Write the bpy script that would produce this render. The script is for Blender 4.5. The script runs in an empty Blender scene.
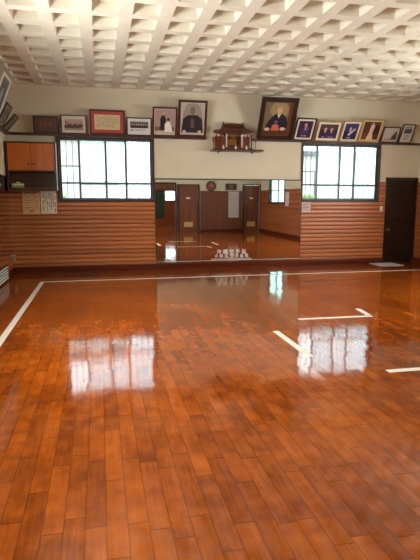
import bpy, bmesh, math, random
from mathutils import Vector, Matrix
random.seed(7)
S = bpy.context.scene
C = bpy.context.collection
D = 11.17            # inner face of the front wall
XL, XR = -1.82, 7.66
YR = -1.30           # inner face of the rear wall
ZC = 3.84            # underside of the ceiling ribs

# ------------------------------------------------------------------ camera
cam = bpy.data.objects.new('camera', bpy.data.cameras.new('camera')); C.objects.link(cam)
cam.data.sensor_fit = 'VERTICAL'; cam.data.sensor_height = 36; cam.data.lens = 501.47 / 560 * 36
cam.data.clip_start = 0.05; cam.data.clip_end = 200
yaw, pit = 0.2147366, 0.1549354
fw = Vector((math.sin(yaw) * math.cos(pit), math.cos(yaw) * math.cos(pit), -math.sin(pit)))
rt = Vector((math.cos(yaw), -math.sin(yaw), 0)); up = rt.cross(fw)
M = Matrix((rt, up, -fw)).transposed().to_4x4(); M.translation = (0, 0, 1.5)
cam.matrix_world = M
S.camera = cam

# ------------------------------------------------------------------ light
S.view_settings.view_transform = 'Standard'; S.view_settings.look = 'None'
S.view_settings.exposure = 0.95; S.view_settings.gamma = 1.0; S.view_settings.use_curve_mapping = False
w = bpy.data.worlds.new('sky'); S.world = w; w.use_nodes = True
bg = w.node_tree.nodes['Background']; bg.inputs[0].default_value = (0.86, 0.95, 1.0, 1); bg.inputs[1].default_value = 2.8
S.cycles.max_bounces = 10; S.cycles.diffuse_bounces = 6; S.cycles.glossy_bounces = 6
S.cycles.transparent_max_bounces = 12; S.cycles.sample_clamp_indirect = 8; S.cycles.use_denoising = True; S.cycles.denoising_input_passes = 'RGB_ALBEDO_NORMAL'
S.cycles.caustics_reflective = False; S.cycles.caustics_refractive = False

def daylight(name, loc, target, sx, sy, energy, color=(1, .98, .93)):
    l = bpy.data.lights.new(name, 'AREA'); l.shape = 'RECTANGLE'; l.size = sx; l.size_y = sy
    l.energy = energy; l.color = color
    o = bpy.data.objects.new(name, l); C.objects.link(o); o.location = loc
    o.rotation_euler = (Vector(target) - Vector(loc)).to_track_quat('-Z', 'Y').to_euler()
    return o
# daylight falling in through the windows of each side (the lamps stand outside the openings)
daylight('daylight_left', (XL - .19, 2.2, 2.185), (3, 2.2, 2.185), 2.96, 1.27, 95)
daylight('daylight_left_far', (XL - .19, 5.6, 2.185), (3, 5.6, 2.185), 2.96, 1.27, 150)
daylight('daylight_right', (XR + .19, 6.6, 2.185), (3, 6.6, 2.185), 2.96, 1.27, 150)

def portal(loc, target, sx, sy):
    o = daylight('window_daylight_portal', loc, target, sx, sy, 1); o.data.cycles.is_portal = True
for px_ in (.175, 5.605): portal((px_, D + .25, 2.185), (px_, 5, 2.185), 2.1, 1.45)
portal((XR + .25, .975, 2.08), (3, .975, 2.08), 2.1, 1.5); 
portal((4.525, -8.6, 1.775), (4.525, 0, 1.775), 1.5, .8)

# ------------------------------------------------------------------ materials
def nt(name):
    m = bpy.data.materials.new(name); m.use_nodes = True
    t = m.node_tree; return m, t, t.nodes['Principled BSDF']
def L(c): return tuple(((v / 255) / 12.92 if v / 255 <= .04045 else ((v / 255 + .055) / 1.055) ** 2.4) for v in c) + (1,)
def plain(name, c, rough=.6, metal=0, spec=.5, var=.06, scale=30, bump=0.0):
    m, t, b = nt(name)
    n = t.nodes.new('ShaderNodeTexNoise'); n.inputs['Scale'].default_value = scale; n.inputs['Detail'].default_value = 3
    tc = t.nodes.new('ShaderNodeTexCoord'); t.links.new(tc.outputs['Object'], n.inputs['Vector'])
    r = t.nodes.new('ShaderNodeValToRGB'); e = r.color_ramp.elements
    c = L(c)
    e[0].position = .3; e[1].position = .7
    e[0].color = tuple(v * (1 - var) for v in c[:3]) + (1,); e[1].color = tuple(min(1, v * (1 + var)) for v in c[:3]) + (1,)
    t.links.new(n.outputs['Fac'], r.inputs['Fac']); t.links.new(r.outputs['Color'], b.inputs['Base Color'])
    b.inputs['Roughness'].default_value = rough; b.inputs['Metallic'].default_value = metal
    b.inputs['Specular IOR Level'].default_value = spec
    if bump:
        bp = t.nodes.new('ShaderNodeBump'); bp.inputs['Strength'].default_value = bump; bp.inputs['Distance'].default_value = .01
        t.links.new(n.outputs['Fac'], bp.inputs['Height']); t.links.new(bp.outputs['Normal'], b.inputs['Normal'])
    return m
def wood(name, dark, light, axis='X', rough=.35, scale=9, board=0.0):
    m, t, b = nt(name); ns, lk = t.nodes, t.links
    tc = ns.new('ShaderNodeTexCoord'); mp = ns.new('ShaderNodeMapping'); lk.new(tc.outputs['Object'], mp.inputs['Vector'])
    sc = [scale * 3] * 3; sc['XYZ'.index(axis)] = scale * .12; mp.inputs['Scale'].default_value = sc
    n = ns.new('ShaderNodeTexNoise'); n.inputs['Scale'].default_value = 1.0; n.inputs['Detail'].default_value = 5; n.inputs['Distortion'].default_value = .6
    lk.new(mp.outputs['Vector'], n.inputs['Vector'])
    r = ns.new('ShaderNodeValToRGB'); e = r.color_ramp.elements; e[0].position = .3; e[1].position = .72
    e[0].color = L(dark); e[1].color = L(light)
    lk.new(n.outputs['Fac'], r.inputs['Fac'])
    out = r.outputs['Color']
    if board:   # every board its own tone
        sx = ns.new('ShaderNodeSeparateXYZ'); lk.new(tc.outputs['Object'], sx.inputs[0])
        dv = ns.new('ShaderNodeMath'); dv.operation = 'DIVIDE'; dv.inputs[1].default_value = board; lk.new(sx.outputs['Z'], dv.inputs[0])
        fl = ns.new('ShaderNodeMath'); fl.operation = 'FLOOR'; lk.new(dv.outputs[0], fl.inputs[0])
        wn = ns.new('ShaderNodeTexWhiteNoise'); wn.noise_dimensions = '1D'; lk.new(fl.outputs[0], wn.inputs['W'])
        mr = ns.new('ShaderNodeMapRange'); mr.inputs['To Min'].default_value = .84; mr.inputs['To Max'].default_value = 1.14
        lk.new(wn.outputs['Value'], mr.inputs['Value'])
        hs = ns.new('ShaderNodeHueSaturation'); lk.new(mr.outputs['Result'], hs.inputs['Value']); lk.new(out, hs.inputs['Color']); out = hs.outputs['Color']
    lk.new(out, b.inputs['Base Color']); b.inputs['Roughness'].default_value = rough
    return m

def floor_material():
    m, t, b = nt('varnished_plank_floor'); ns, lk = t.nodes, t.links
    def math_(op, a, bb=None):
        n = ns.new('ShaderNodeMath'); n.operation = op
        for i, v in enumerate((a, bb)):
            if v is None: continue
            if isinstance(v, (int, float)): n.inputs[i].default_value = v
            else: lk.new(v, n.inputs[i])
        return n.outputs[0]
    tc = ns.new('ShaderNodeTexCoord'); sp = ns.new('ShaderNodeSeparateXYZ'); lk.new(tc.outputs['Object'], sp.inputs[0])
    PW, PL = .098, .62
    u = math_('DIVIDE', math_('ADD', sp.outputs['X'], 40), PW); row = math_('FLOOR', u)
    wn = ns.new('ShaderNodeTexWhiteNoise'); wn.noise_dimensions = '1D'; lk.new(row, wn.inputs['W'])
    v = math_('ADD', math_('DIVIDE', math_('ADD', sp.outputs['Y'], 40), PL), wn.outputs['Value']); col = math_('FLOOR', v)
    cb = ns.new('ShaderNodeCombineXYZ'); lk.new(row, cb.inputs[0]); lk.new(col, cb.inputs[1])
    w2 = ns.new('ShaderNodeTexWhiteNoise'); w2.noise_dimensions = '3D'; lk.new(cb.outputs[0], w2.inputs['Vector'])
    # grain, shifted for every plank
    gp = ns.new('ShaderNodeCombineXYZ'); lk.new(math_('MULTIPLY', sp.outputs['X'], 55), gp.inputs[0]); lk.new(math_('MULTIPLY', sp.outputs['Y'], 3.5), gp.inputs[1])
    lk.new(math_('MULTIPLY', w2.outputs['Value'], 91), gp.inputs[2])
    gn = ns.new('ShaderNodeTexNoise'); gn.inputs['Scale'].default_value = 1; gn.inputs['Detail'].default_value = 5; gn.inputs['Distortion'].default_value = 1.0; lk.new(gp.outputs[0], gn.inputs['Vector'])
    bl = ns.new('ShaderNodeTexNoise'); bl.inputs['Scale'].default_value = 7; bl.inputs['Detail'].default_value = 3
    bp_ = ns.new('ShaderNodeCombineXYZ'); lk.new(sp.outputs['X'], bp_.inputs[0]); lk.new(sp.outputs['Y'], bp_.inputs[1]); lk.new(math_('MULTIPLY', w2.outputs['Value'], 37), bp_.inputs[2]); lk.new(bp_.outputs[0], bl.inputs['Vector'])
    wear = ns.new('ShaderNodeTexNoise'); wear.inputs['Scale'].default_value = .8; wear.inputs['Detail'].default_value = 3; lk.new(tc.outputs['Object'], wear.inputs['Vector'])
    f = math_('ADD', math_('ADD', math_('MULTIPLY', w2.outputs['Value'], .14), math_('MULTIPLY', gn.outputs['Fac'], .26)), math_('MULTIPLY', bl.outputs['Fac'], .42))
    f = math_('ADD', f, math_('MULTIPLY', math_('SUBTRACT', wear.outputs['Fac'], .5), .5))
    r = ns.new('ShaderNodeValToRGB'); e = r.color_ramp.elements
    e[0].position = .25; e[0].color = L((114, 48, 8)); e[1].position = .80; e[1].color = L((204, 118, 36))
    q = e.new(.52); q.color = L((164, 80, 18))
    lk.new(f, r.inputs['Fac'])
    # gaps
    fu = math_('FRACT', u); fv = math_('FRACT', v)
    du = math_('MINIMUM', fu, math_('SUBTRACT', 1, fu)); dv = math_('MINIMUM', fv, math_('SUBTRACT', 1, fv))
    gu = math_('LESS_THAN', du, .026); gv = math_('LESS_THAN', dv, .006); g = math_('MAXIMUM', gu, gv)
    gs = math_('MULTIPLY', g, .45)
    mx = ns.new('ShaderNodeMix'); mx.data_type = 'RGBA'; lk.new(gs, mx.inputs[0]); lk.new(r.outputs['Color'], mx.inputs[6]); mx.inputs[7].default_value = L((40, 14, 4))
    lk.new(mx.outputs[2], b.inputs['Base Color'])
    # each plank lies at its own slight tilt, and the varnish ripples
    ge = ns.new('ShaderNodeNewGeometry')
    vs = ns.new('ShaderNodeVectorMath'); vs.operation = 'SUBTRACT'; lk.new(w2.outputs['Color'], vs.inputs[0]); vs.inputs[1].default_value = (.5, .5, .5)
    vm = ns.new('ShaderNodeVectorMath'); vm.operation = 'MULTIPLY'; lk.new(vs.outputs[0], vm.inputs[0]); vm.inputs[1].default_value = (.016, .005, 0)
    va = ns.new('ShaderNodeVectorMath'); va.operation = 'ADD'; lk.new(ge.outputs['Normal'], va.inputs[0]); lk.new(vm.outputs[0], va.inputs[1])
    rp = ns.new('ShaderNodeTexNoise'); rp.inputs['Scale'].default_value = 5; rp.inputs['Detail'].default_value = 2; lk.new(tc.outputs['Object'], rp.inputs['Vector'])
    b1 = ns.new('ShaderNodeBump'); b1.inputs['Strength'].default_value = .05; b1.inputs['Distance'].default_value = .01
    lk.new(rp.outputs['Fac'], b1.inputs['Height']); lk.new(va.outputs[0], b1.inputs['Normal'])
    lk.new(b1.outputs['Normal'], b.inputs['Normal'])
    b.inputs['Roughness'].default_value = .07
    b.inputs['IOR'].default_value = 1.5
    return m

MT = dict(
    plaster=plain('cream_plaster', (212, 200, 176), .85, var=.03, scale=3, bump=.05),
    ceiling=plain('cream_painted_concrete', (228, 221, 203), .9, var=.04, scale=5, bump=.05),
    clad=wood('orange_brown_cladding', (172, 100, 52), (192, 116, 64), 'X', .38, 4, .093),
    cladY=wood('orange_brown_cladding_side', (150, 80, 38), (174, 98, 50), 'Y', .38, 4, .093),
    groove_shade=wood('board_groove_shade', (92, 44, 22), (116, 58, 30), 'X', .5, 5),  # darker tone painted into the grooves for the shade between boards
    redwood=wood('dark_red_skirting', (72, 24, 10), (104, 40, 18), 'X', .25, 6),
    rail=wood('dark_red_rail', (52, 20, 14), (84, 36, 24), 'X', .4, 8),
    railY=wood('dark_red_rail_side', (52, 20, 14), (84, 36, 24), 'Y', .4, 8),
    dark=wood('dark_stained_wood', (26, 12, 8), (46, 22, 14), 'Z', .35, 8),
    casing=wood('window_casing_wood', (44, 24, 18), (70, 40, 30), 'Z', .45, 8),
    cab=wood('cabinet_orange_door', (176, 88, 22), (204, 112, 36), 'Z', .35, 6),
    cabbox=wood('cabinet_dark_box', (62, 28, 14), (88, 42, 20), 'X', .4, 8),
    doorv=wood('rear_door_wood', (92, 44, 20), (140, 74, 36), 'Z', .4, 6),
    alu=plain('grey_aluminium_sash', (84, 86, 90), .45, .4),
    bar=plain('grey_steel_bar', (96, 100, 104), .5, .3),
    black=plain('black_plastic', (20, 20, 22), .4),
    brass=plain('brass', (176, 140, 70), .3, .9),
    chrome=plain('chrome', (190, 190, 190), .2, 1),
    white=plain('white_paint', (236, 234, 228), .5, var=.02),
    tape=plain('white_floor_tape', (232, 226, 212), .45, var=.05, scale=12),
    paperA=plain('tan_paper', (228, 184, 132), .8, var=.04, scale=14),
    paperB=plain('pale_paper', (236, 226, 200), .8, var=.03, scale=14),
    ink=plain('dark_ink', (48, 40, 34), .8), ink2=plain('brown_ink', (140, 92, 50), .8), inkr=plain('red_ink', (170, 60, 40), .8),
    green=plain('green_card', (150, 170, 70), .7), tissue=plain('tissue_paper', (230, 228, 214), .9),
    concrete=plain('pale_render', (200, 204, 198), .9, var=.05, scale=2),
    leaf=plain('hedge_leaf', (140, 166, 110), .8, var=.3, scale=6, bump=.3),
    ground=plain('pale_gravel', (150, 150, 140), .95, var=.1, scale=8),
    gold=plain('dull_gold', (150, 104, 40), .4, .7), goldframe=wood('pale_gold_frame', (150, 122, 74), (186, 158, 104), 'X', .4, 12),
    shrine=wood('shrine_dark_red_wood', (50, 18, 12), (92, 36, 22), 'X', .4, 14), shrinelight=wood('shrine_red_wood', (110, 44, 24), (150, 70, 40), 'X', .4, 14),
    porcelain=plain('white_porcelain', (214, 206, 192), .25, var=.02),
    mat=plain('pale_blue_grey_mat', (196, 206, 210), .8, var=.05, scale=40, bump=.3),
    scroll=plain('pinkish_paper', (206, 186, 184), .8, var=.04, scale=8),
    curtain=plain('dark_green_cloth', (52, 66, 48), .9, var=.15, scale=6),
    vent=plain('yellowish_louvre', (206, 176, 110), .6),
)
m, t, b = nt('mirror_silver'); b.inputs['Metallic'].default_value = 1; b.inputs['Roughness'].default_value = .012; b.inputs['Base Color'].default_value = (.80, .80, .78, 1)
nn = t.nodes.new('ShaderNodeTexNoise'); nn.inputs['Scale'].default_value = 1.2; tc = t.nodes.new('ShaderNodeTexCoord'); t.links.new(tc.outputs['Object'], nn.inputs['Vector'])
bb = t.nodes.new('ShaderNodeBump'); bb.inputs['Strength'].default_value = .02; bb.inputs['Distance'].default_value = .01
t.links.new(nn.outputs['Fac'], bb.inputs['Height']); t.links.new(bb.outputs['Normal'], b.inputs['Normal']); MT['mirror'] = m
def glass(name, tint, frost):
    m, t, b = nt(name); ns, lk = t.nodes, t.links; out = ns['Material Output']; ns.remove(b)
    tr = ns.new('ShaderNodeBsdfTransparent'); tr.inputs[0].default_value = tint
    tl = ns.new('ShaderNodeBsdfTranslucent'); tl.inputs[0].default_value = tint
    m1 = ns.new('ShaderNodeMixShader'); m1.inputs[0].default_value = frost; lk.new(tr.outputs[0], m1.inputs[1]); lk.new(tl.outputs[0], m1.inputs[2])
    gl = ns.new('ShaderNodeBsdfGlossy'); gl.inputs['Roughness'].default_value = .03
    fr = ns.new('ShaderNodeFresnel'); fr.inputs[0].default_value = 1.3
    m2 = ns.new('ShaderNodeMixShader'); ge = ns.new('ShaderNodeNewGeometry'); iv = ns.new('ShaderNodeMath'); iv.operation = 'SUBTRACT'; iv.inputs[0].default_value = 1; lk.new(ge.outputs['Backfacing'], iv.inputs[1])
    mu = ns.new('ShaderNodeMath'); mu.operation = 'MULTIPLY'; lk.new(fr.outputs[0], mu.inputs[0]); lk.new(iv.outputs[0], mu.inputs[1]); lk.new(mu.outputs[0], m2.inputs[0]); lk.new(m1.outputs[0], m2.inputs[1]); lk.new(gl.outputs[0], m2.inputs[2])
    lk.new(m2.outputs[0], out.inputs['Surface']); return m
MT['clear'] = glass('clear_glass', (.97, .99, .98, 1), 0); MT['side'] = glass('side_window_glass', (.95, .97, .97, 1), 0); MT['frost'] = glass('frosted_glass', (.90, .985, 1, 1), .3); MT['teal'] = glass('green_tinted_glass', (.72, .94, .88, 1), 0)
MT['floor'] = floor_material()

# ------------------------------------------------------------------ mesh helpers
class MB:
    def __init__(s): s.bm = bmesh.new(); s.mats = []
    def mi(s, m):
        m = MT[m] if isinstance(m, str) else m
        if m not in s.mats: s.mats.append(m)
        return s.mats.index(m)
    def face(s, pts, m):
        f = s.bm.faces.new([s.bm.verts.new(p) for p in pts]); f.material_index = s.mi(m); return f
    def box(s, a, b_, m, bev=0):
        x0, y0, z0 = (min(p, q) for p, q in zip(a, b_)); x1, y1, z1 = (max(p, q) for p, q in zip(a, b_))
        v = [s.bm.verts.new((x, y, z)) for x in (x0, x1) for y in (y0, y1) for z in (z0, z1)]
        fs = [s.bm.faces.new([v[i] for i in q]) for q in ((0, 1, 3, 2), (4, 6, 7, 5), (0, 4, 5, 1), (2, 3, 7, 6), (0, 2, 6, 4), (1, 5, 7, 3))]
        k = s.mi(m)
        for f in fs: f.material_index = k
        if bev:
            es = list({e for f in fs for e in f.edges})
            r = bmesh.ops.bevel(s.bm, geom=es, offset=bev, segments=2, affect='EDGES', profile=.6)
            for f in r['faces']: f.material_index = k
        return s
    def lathe(s, prof, c, m, n=20, axis='Z', smooth=True):
        rings = []
        for r, h in prof:
            ring = []
            for i in range(n):
                a = 2 * math.pi * i / n; p = (r * math.cos(a), r * math.sin(a), h)
                if axis == 'Y': p = (p[0], p[2], p[1])
                if axis == 'X': p = (p[2], p[0], p[1])
                ring.append(s.bm.verts.new((c[0] + p[0], c[1] + p[1], c[2] + p[2])))
            rings.append(ring)
        k = s.mi(m)
        for A, B in zip(rings, rings[1:]):
            for i in range(n):
                f = s.bm.faces.new((A[i], A[(i + 1) % n], B[(i + 1) % n], B[i])); f.material_index = k; f.smooth = smooth
        for R in (rings[0], rings[-1]):
            f = s.bm.faces.new(R); f.material_index = k
        return s
    def prism(s, pts, y0, y1, m):     # outline in x,z extruded along y
        n = len(pts); A = [s.bm.verts.new((x, y0, z)) for x, z in pts]; B = [s.bm.verts.new((x, y1, z)) for x, z in pts]; k = s.mi(m)
        fs = [s.bm.faces.new(A), s.bm.faces.new(B)] + [s.bm.faces.new((A[i], A[(i + 1) % n], B[(i + 1) % n], B[i])) for i in range(n)]
        for f in fs: f.material_index = k
        return s
    def build(s, name, parent=None, label=None):
        bmesh.ops.recalc_face_normals(s.bm, faces=s.bm.faces)
        me = bpy.data.meshes.new(name); s.bm.to_mesh(me); s.bm.free()
        for m in s.mats: me.materials.append(m)
        o = bpy.data.objects.new(name, me); C.objects.link(o)
        if parent: o.parent = parent
        if label: o['label'] = label
        return o
def empty(name, loc=(0, 0, 0), rot=(0, 0, 0)):
    o = bpy.data.objects.new(name, None); o.empty_display_size = .1; C.objects.link(o); o.location = loc; o.rotation_euler = rot; return o
def tag(o, label, cat, group=None):
    o['label'] = label; o['category'] = cat
    if group: o['group'] = group
    return o
def struct(o, label=None):
    o['kind'] = 'structure'
    if label: o['label'] = label
    return o

# ------------------------------------------------------------------ room shell
mb = MB(); mb.box((XL - .15, -8.4, -.1), (XR + .15, D + .15, 0), 'floor'); struct(mb.build('floor'), 'glossy orange-brown floor of narrow wooden planks')

def wall_mesh(axis, c0, c1, u0, u1, z0, z1, holes, m='plaster'):
    """slab between c0 and c1 across `axis`, running u0..u1, with rectangular holes (ua, ub, za, zb)"""
    mb = MB(); us = sorted({u0, u1, *[h[0] for h in holes], *[h[1] for h in holes]}); zs = sorted({z0, z1, *[h[2] for h in holes], *[h[3] for h in holes]})
    def solid(i, j):
        if not (0 <= i < len(us) - 1 and 0 <= j < len(zs) - 1): return False
        um, zm = (us[i] + us[i + 1]) / 2, (zs[j] + zs[j + 1]) / 2
        return not any(h[0] < um < h[1] and h[2] < zm < h[3] for h in holes)
    def P(c, u, z): return (u, c, z) if axis == 'Y' else (c, u, z)
    for i in range(len(us) - 1):
        for j in range(len(zs) - 1):
            if not solid(i, j): continue
            a, b_, c, d = us[i], us[i + 1], zs[j], zs[j + 1]
            for cc in (c0, c1): mb.face([P(cc, a, c), P(cc, b_, c), P(cc, b_, d), P(cc, a, d)], m)
            if not solid(i - 1, j): mb.face([P(c0, a, c), P(c1, a, c), P(c1, a, d), P(c0, a, d)], m)
            if not solid(i + 1, j): mb.face([P(c0, b_, c), P(c1, b_, c), P(c1, b_, d), P(c0, b_, d)], m)
            if not solid(i, j - 1): mb.face([P(c0, a, c), P(c1, a, c), P(c1, b_, c), P(c0, b_, c)], m)
            if not solid(i, j + 1): mb.face([P(c0, a, d), P(c1, a, d), P(c1, b_, d), P(c0, b_, d)], m)
    bmesh.ops.remove_doubles(mb.bm, verts=mb.bm.verts, dist=1e-5)
    return mb
ZT = 4.3
W1 = (-.81, 1.16, 1.53, 2.84); W2 = (4.63, 6.58, 1.53, 2.84); DR = (6.83, 7.64, 0, 2.03)
wf = struct(wall_mesh('Y', D, D + .15, XL - .15, XR + .15, 0, ZT, [W1, W2, DR]).build('wall_front'))
LW = [(.7, 3.7, 1.53, 2.84), (4.1, 7.1, 1.53, 2.84)]; RW = [(0.0, 1.95, 1.4, 2.75), (5.1, 8.1, 1.53, 2.84)]
wl = struct(wall_mesh('X', XL - .15, XL, YR - .15, D, 0, ZT, LW).build('wall_left'))
wr = struct(wall_mesh('X', XR, XR + .15, YR - .15, D, 0, ZT, RW).build('wall_right'))
RD1, RD2, ROP = (3.62, 4.60, 0, 2.2), (6.80, 7.62, 0, 2.22), (1.6, 3.5, 0, 2.31)
wb = struct(wall_mesh('Y', YR - .15, YR, XL - .15, XR + .15, 0, ZT, [RD1, RD2, ROP]).build('wall_rear'))

# waffle ceiling: square coffers with tapering sides, one mesh
mb = MB(); bm = mb.bm; k = mb.mi('ceiling'); px, py = .503, .524; z0, z1 = ZC, ZC + .30
xs = [XL + .10 - .3 + .0 + i * px for i in range(0, 21)]
x_first = -1.02 - 2 * px     # left edge of a coffer
cells_x = [(x_first + i * px, x_first + i * px + .335) for i in range(0, 20)]
y_last = 11.03
cells_y = [(y_last - .38 - j * py, y_last - j * py) for j in range(0, 25)][::-1]
cells_x = [(max(a, XL + .02), min(b_, XR - .02)) for a, b_ in cells_x if b_ > XL + .08 and a < XR - .08]
cells_y = [(a, b_) for a, b_ in cells_y if a > YR + .05]
def quad(a, b_, c, d):
    f = bm.faces.new([bm.verts.new(p) for p in (a, b_, c, d)]); f.material_index = k
ux = [XL] + [v for c in cells_x for v in c] + [XR]; uy = [YR] + [v for c in cells_y for v in c] + [D]
tp = .03
for i in range(len(ux) - 1):
    for j in range(len(uy) - 1):
        a, b_, c, d = ux[i], ux[i + 1], uy[j], uy[j + 1]
        if i % 2 and j % 2:
            lo = [(a, c, z0), (b_, c, z0), (b_, d, z0), (a, d, z0)]; hi = [(a + tp, c + tp, z1), (b_ - tp, c + tp, z1), (b_ - tp, d - tp, z1), (a + tp, d - tp, z1)]
            for q in range(4): quad(lo[q], lo[(q + 1) % 4], hi[(q + 1) % 4], hi[q])
            quad(*hi)
        else: quad((a, c, z0), (b_, c, z0), (b_, d, z0), (a, d, z0))
bmesh.ops.remove_doubles(bm, verts=bm.verts, dist=1e-5)
mb.box((XL - .15, YR - .15, ZT), (XR + .15, D + .15, ZT + .12), 'ceiling')
struct(mb.build('ceiling'), 'cream waffle ceiling with rows of square coffers')

# wood cladding: horizontal boards with grooves between them
def cladding(axis, face, sgn, u0, u1, z0, z1, mat, parent, pitch=.093):
    """boards on the wall face; sgn = direction into the room"""
    mb = MB(); k = mb.mi(mat); kg = mb.mi('groove_shade'); prof = [(0, z0)]
    z = math.floor(z0 / pitch + 1e-6) * pitch
    while z < z1 - 1e-6:
        a, b_ = max(z, z0), min(z + pitch, z1)
        prof += [(.004, a), (.004, a + .009), (.019, a + .015), (.0225, (a + b_) / 2), (.019, b_ - .006), (.004, b_ - .001)]
        z += pitch
    prof += [(0, z1)]
    def P(u, d, zz): return (u, face + sgn * d, zz) if axis == 'Y' else (face + sgn * d, u, zz)
    A = [mb.bm.verts.new(P(u0, d, zz)) for d, zz in prof]; B = [mb.bm.verts.new(P(u1, d, zz)) for d, zz in prof]
    for i in range(len(prof) - 1):
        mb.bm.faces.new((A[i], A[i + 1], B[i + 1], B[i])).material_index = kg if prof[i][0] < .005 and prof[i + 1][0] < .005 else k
    mb.bm.faces.new(A); mb.bm.faces.new(B)
    o = mb.build('wood_cladding', parent); o['kind'] = 'structure'; return o
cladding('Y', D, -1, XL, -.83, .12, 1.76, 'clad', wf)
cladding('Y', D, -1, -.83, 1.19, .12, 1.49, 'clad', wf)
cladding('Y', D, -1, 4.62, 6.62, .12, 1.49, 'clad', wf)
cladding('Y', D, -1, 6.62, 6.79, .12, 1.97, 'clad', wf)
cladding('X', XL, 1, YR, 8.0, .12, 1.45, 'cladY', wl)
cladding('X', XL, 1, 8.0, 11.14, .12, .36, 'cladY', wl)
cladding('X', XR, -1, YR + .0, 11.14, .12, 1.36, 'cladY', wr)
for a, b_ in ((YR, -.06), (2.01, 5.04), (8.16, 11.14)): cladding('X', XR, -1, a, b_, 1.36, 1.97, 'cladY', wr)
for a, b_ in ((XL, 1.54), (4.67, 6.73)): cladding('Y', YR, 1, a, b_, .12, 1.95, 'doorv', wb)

# skirting boards
def skirt(n, a, b_, m='redwood'):
    mb = MB(); mb.box(a, b_, m, .004); struct(mb.build('baseboard_' + n))
skirt('front', (XL, D - .035, 0), (6.79, D, .12)); skirt('left', (XL, YR, 0), (XL + .035, D - .04, .12)); skirt('right', (XR - .035, YR + .05, 0), (XR, D - .01, .12))
skirt('rear', (4.66, YR, 0), (6.74, YR + .035, .12)); 

# picture rail shelves that the frames stand on
def rail(n, a, b_, m='rail'):
    mb = MB(); mb.box(a, b_, m, .006); struct(mb.build('trim_%d' % n), 'dark red picture rail high on the wall')
rail(1, (XL, D - .10, 2.845), (2.33, D, 2.89)); rail(2, (3.40, D - .10, 2.845), (XR, D, 2.89)); rail(3, (XL, 4.0, 2.845), (XL + .10, D - .10, 2.89), 'railY')
rail(4, (XR - .10, 2.0, 2.845), (XR, D - .10, 2.89), 'railY')

# ------------------------------------------------------------------ windows
def window(n, axis, c, sgn, hole, stiles, panes, transom=1.885, latch=None, vertical_bars=True):
    """axis: wall across this axis; c = inner face, sgn = direction outwards"""
    root = empty('window_%d' % n, (0, 0, 0)); struct(root)
    u0, u1, z0, z1 = hole
    def B(mb, ua, ub, da, db, za, zb, m, bev=0):
        if axis == 'Y': mb.box((ua, c + sgn * da, za), (ub, c + sgn * db, zb), m, bev)
        else: mb.box((c + sgn * da, ua, za), (c + sgn * db, ub, zb), m, bev)
    mb = MB(); e = .035
    B(mb, u0 - e, u0 + .015, -.028, .10, z0 - e, z1 + .0, 'casing', .003); B(mb, u1 - .015, u1 + e, -.028, .10, z0 - e, z1 + .0, 'casing', .003)
    B(mb, u0 + .015, u1 - .015, -.028, .10, z1 - .035, z1 + .0, 'casing', .003); B(mb, u0 + .015, u1 - .015, -.045, .10, z0 - e, z0 + .012, 'casing', .003)
    o = mb.build('window_casing', root); o['kind'] = 'structure'
    a = u0 + .016; b0, b1 = z0 + .013, z1 - .036
    edges = [a] + stiles + [u1 - .016]
    for i, kind in enumerate(panes):
        d0 = .04 if i % 2 else .068
        ua, ub = edges[i] - (.022 if i else 0), edges[i + 1] + (.022 if i < len(panes) - 1 else 0)
        mb = MB(); s = .04
        B(mb, ua, ua + s, d0, d0 + .026, b0, b1, 'alu', .002); B(mb, ub - s, ub, d0, d0 + .026, b0, b1, 'alu', .002)
        B(mb, ua + s, ub - s, d0, d0 + .026, b1 - .03, b1, 'alu', .002); B(mb, ua + s, ub - s, d0, d0 + .026, b0, b0 + .035, 'alu', .002)
        th = .022 if (i or n > 2) else .010
        if transom: B(mb, ua + s, ub - s, d0, d0 + .026, transom - th, transom + th, 'alu', .002)
        sa = mb.build('sash', root); sa['kind'] = 'structure'
        mb = MB(); B(mb, ua + s, ub - s, d0 + .011, d0 + .015, b0 + .035, b1 - .03, kind)
        g = mb.build('glass_pane', sa, 'clear pane' if kind == 'clear' else 'frosted pane'); g['kind'] = 'structure'
    if latch is not None:
        mb = MB(); B(mb, latch - .018, latch + .018, .0, .04, transom + .005, transom + .05, 'black', .006)
        l = mb.build('latch', root, 'black latch'); l['kind'] = 'structure'
    if vertical_bars:
        mb = MB(); nb = max(2, int((u1 - u0) / .128))
        for i in range(nb + 1):
            u = u0 + .03 + (u1 - u0 - .06) * i / nb; B(mb, u - .008, u + .008, .165, .181, z0 - .02, z1 + .02, 'bar')
        for zz in (z0 + .02, transom + .02 if transom else 2, z1 - .02): B(mb, u0, u1,   .182, .190, zz - .012, zz + .012, 'bar')
        o = mb.build('window_grille', root, 'upright steel bars outside the glass'); o['kind'] = 'structure'
    return root
window(1, 'Y', D, 1, W1, [-.385, .165, .585], ['clear', 'frost', 'frost', 'frost'], latch=.15)
window(2, 'Y', D, 1, W2, [5.015, 5.585, 5.97], ['clear', 'frost', 'frost', 'frost'], latch=5.55)
window(3, 'X', XR, 1, RW[0], [1.0], ['teal', 'teal'], transom=1.95, vertical_bars=False)
window(4, 'X', XR, 1, RW[1], [5.85, 6.6, 7.35], ['side'] * 4, vertical_bars=False)
window(5, 'X', XL, -1, LW[0], [1.45, 2.2, 2.95], ['side'] * 4, vertical_bars=False)
window(6, 'X', XL, -1, LW[1], [4.85, 5.6, 6.35], ['side'] * 4, vertical_bars=False)

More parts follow.
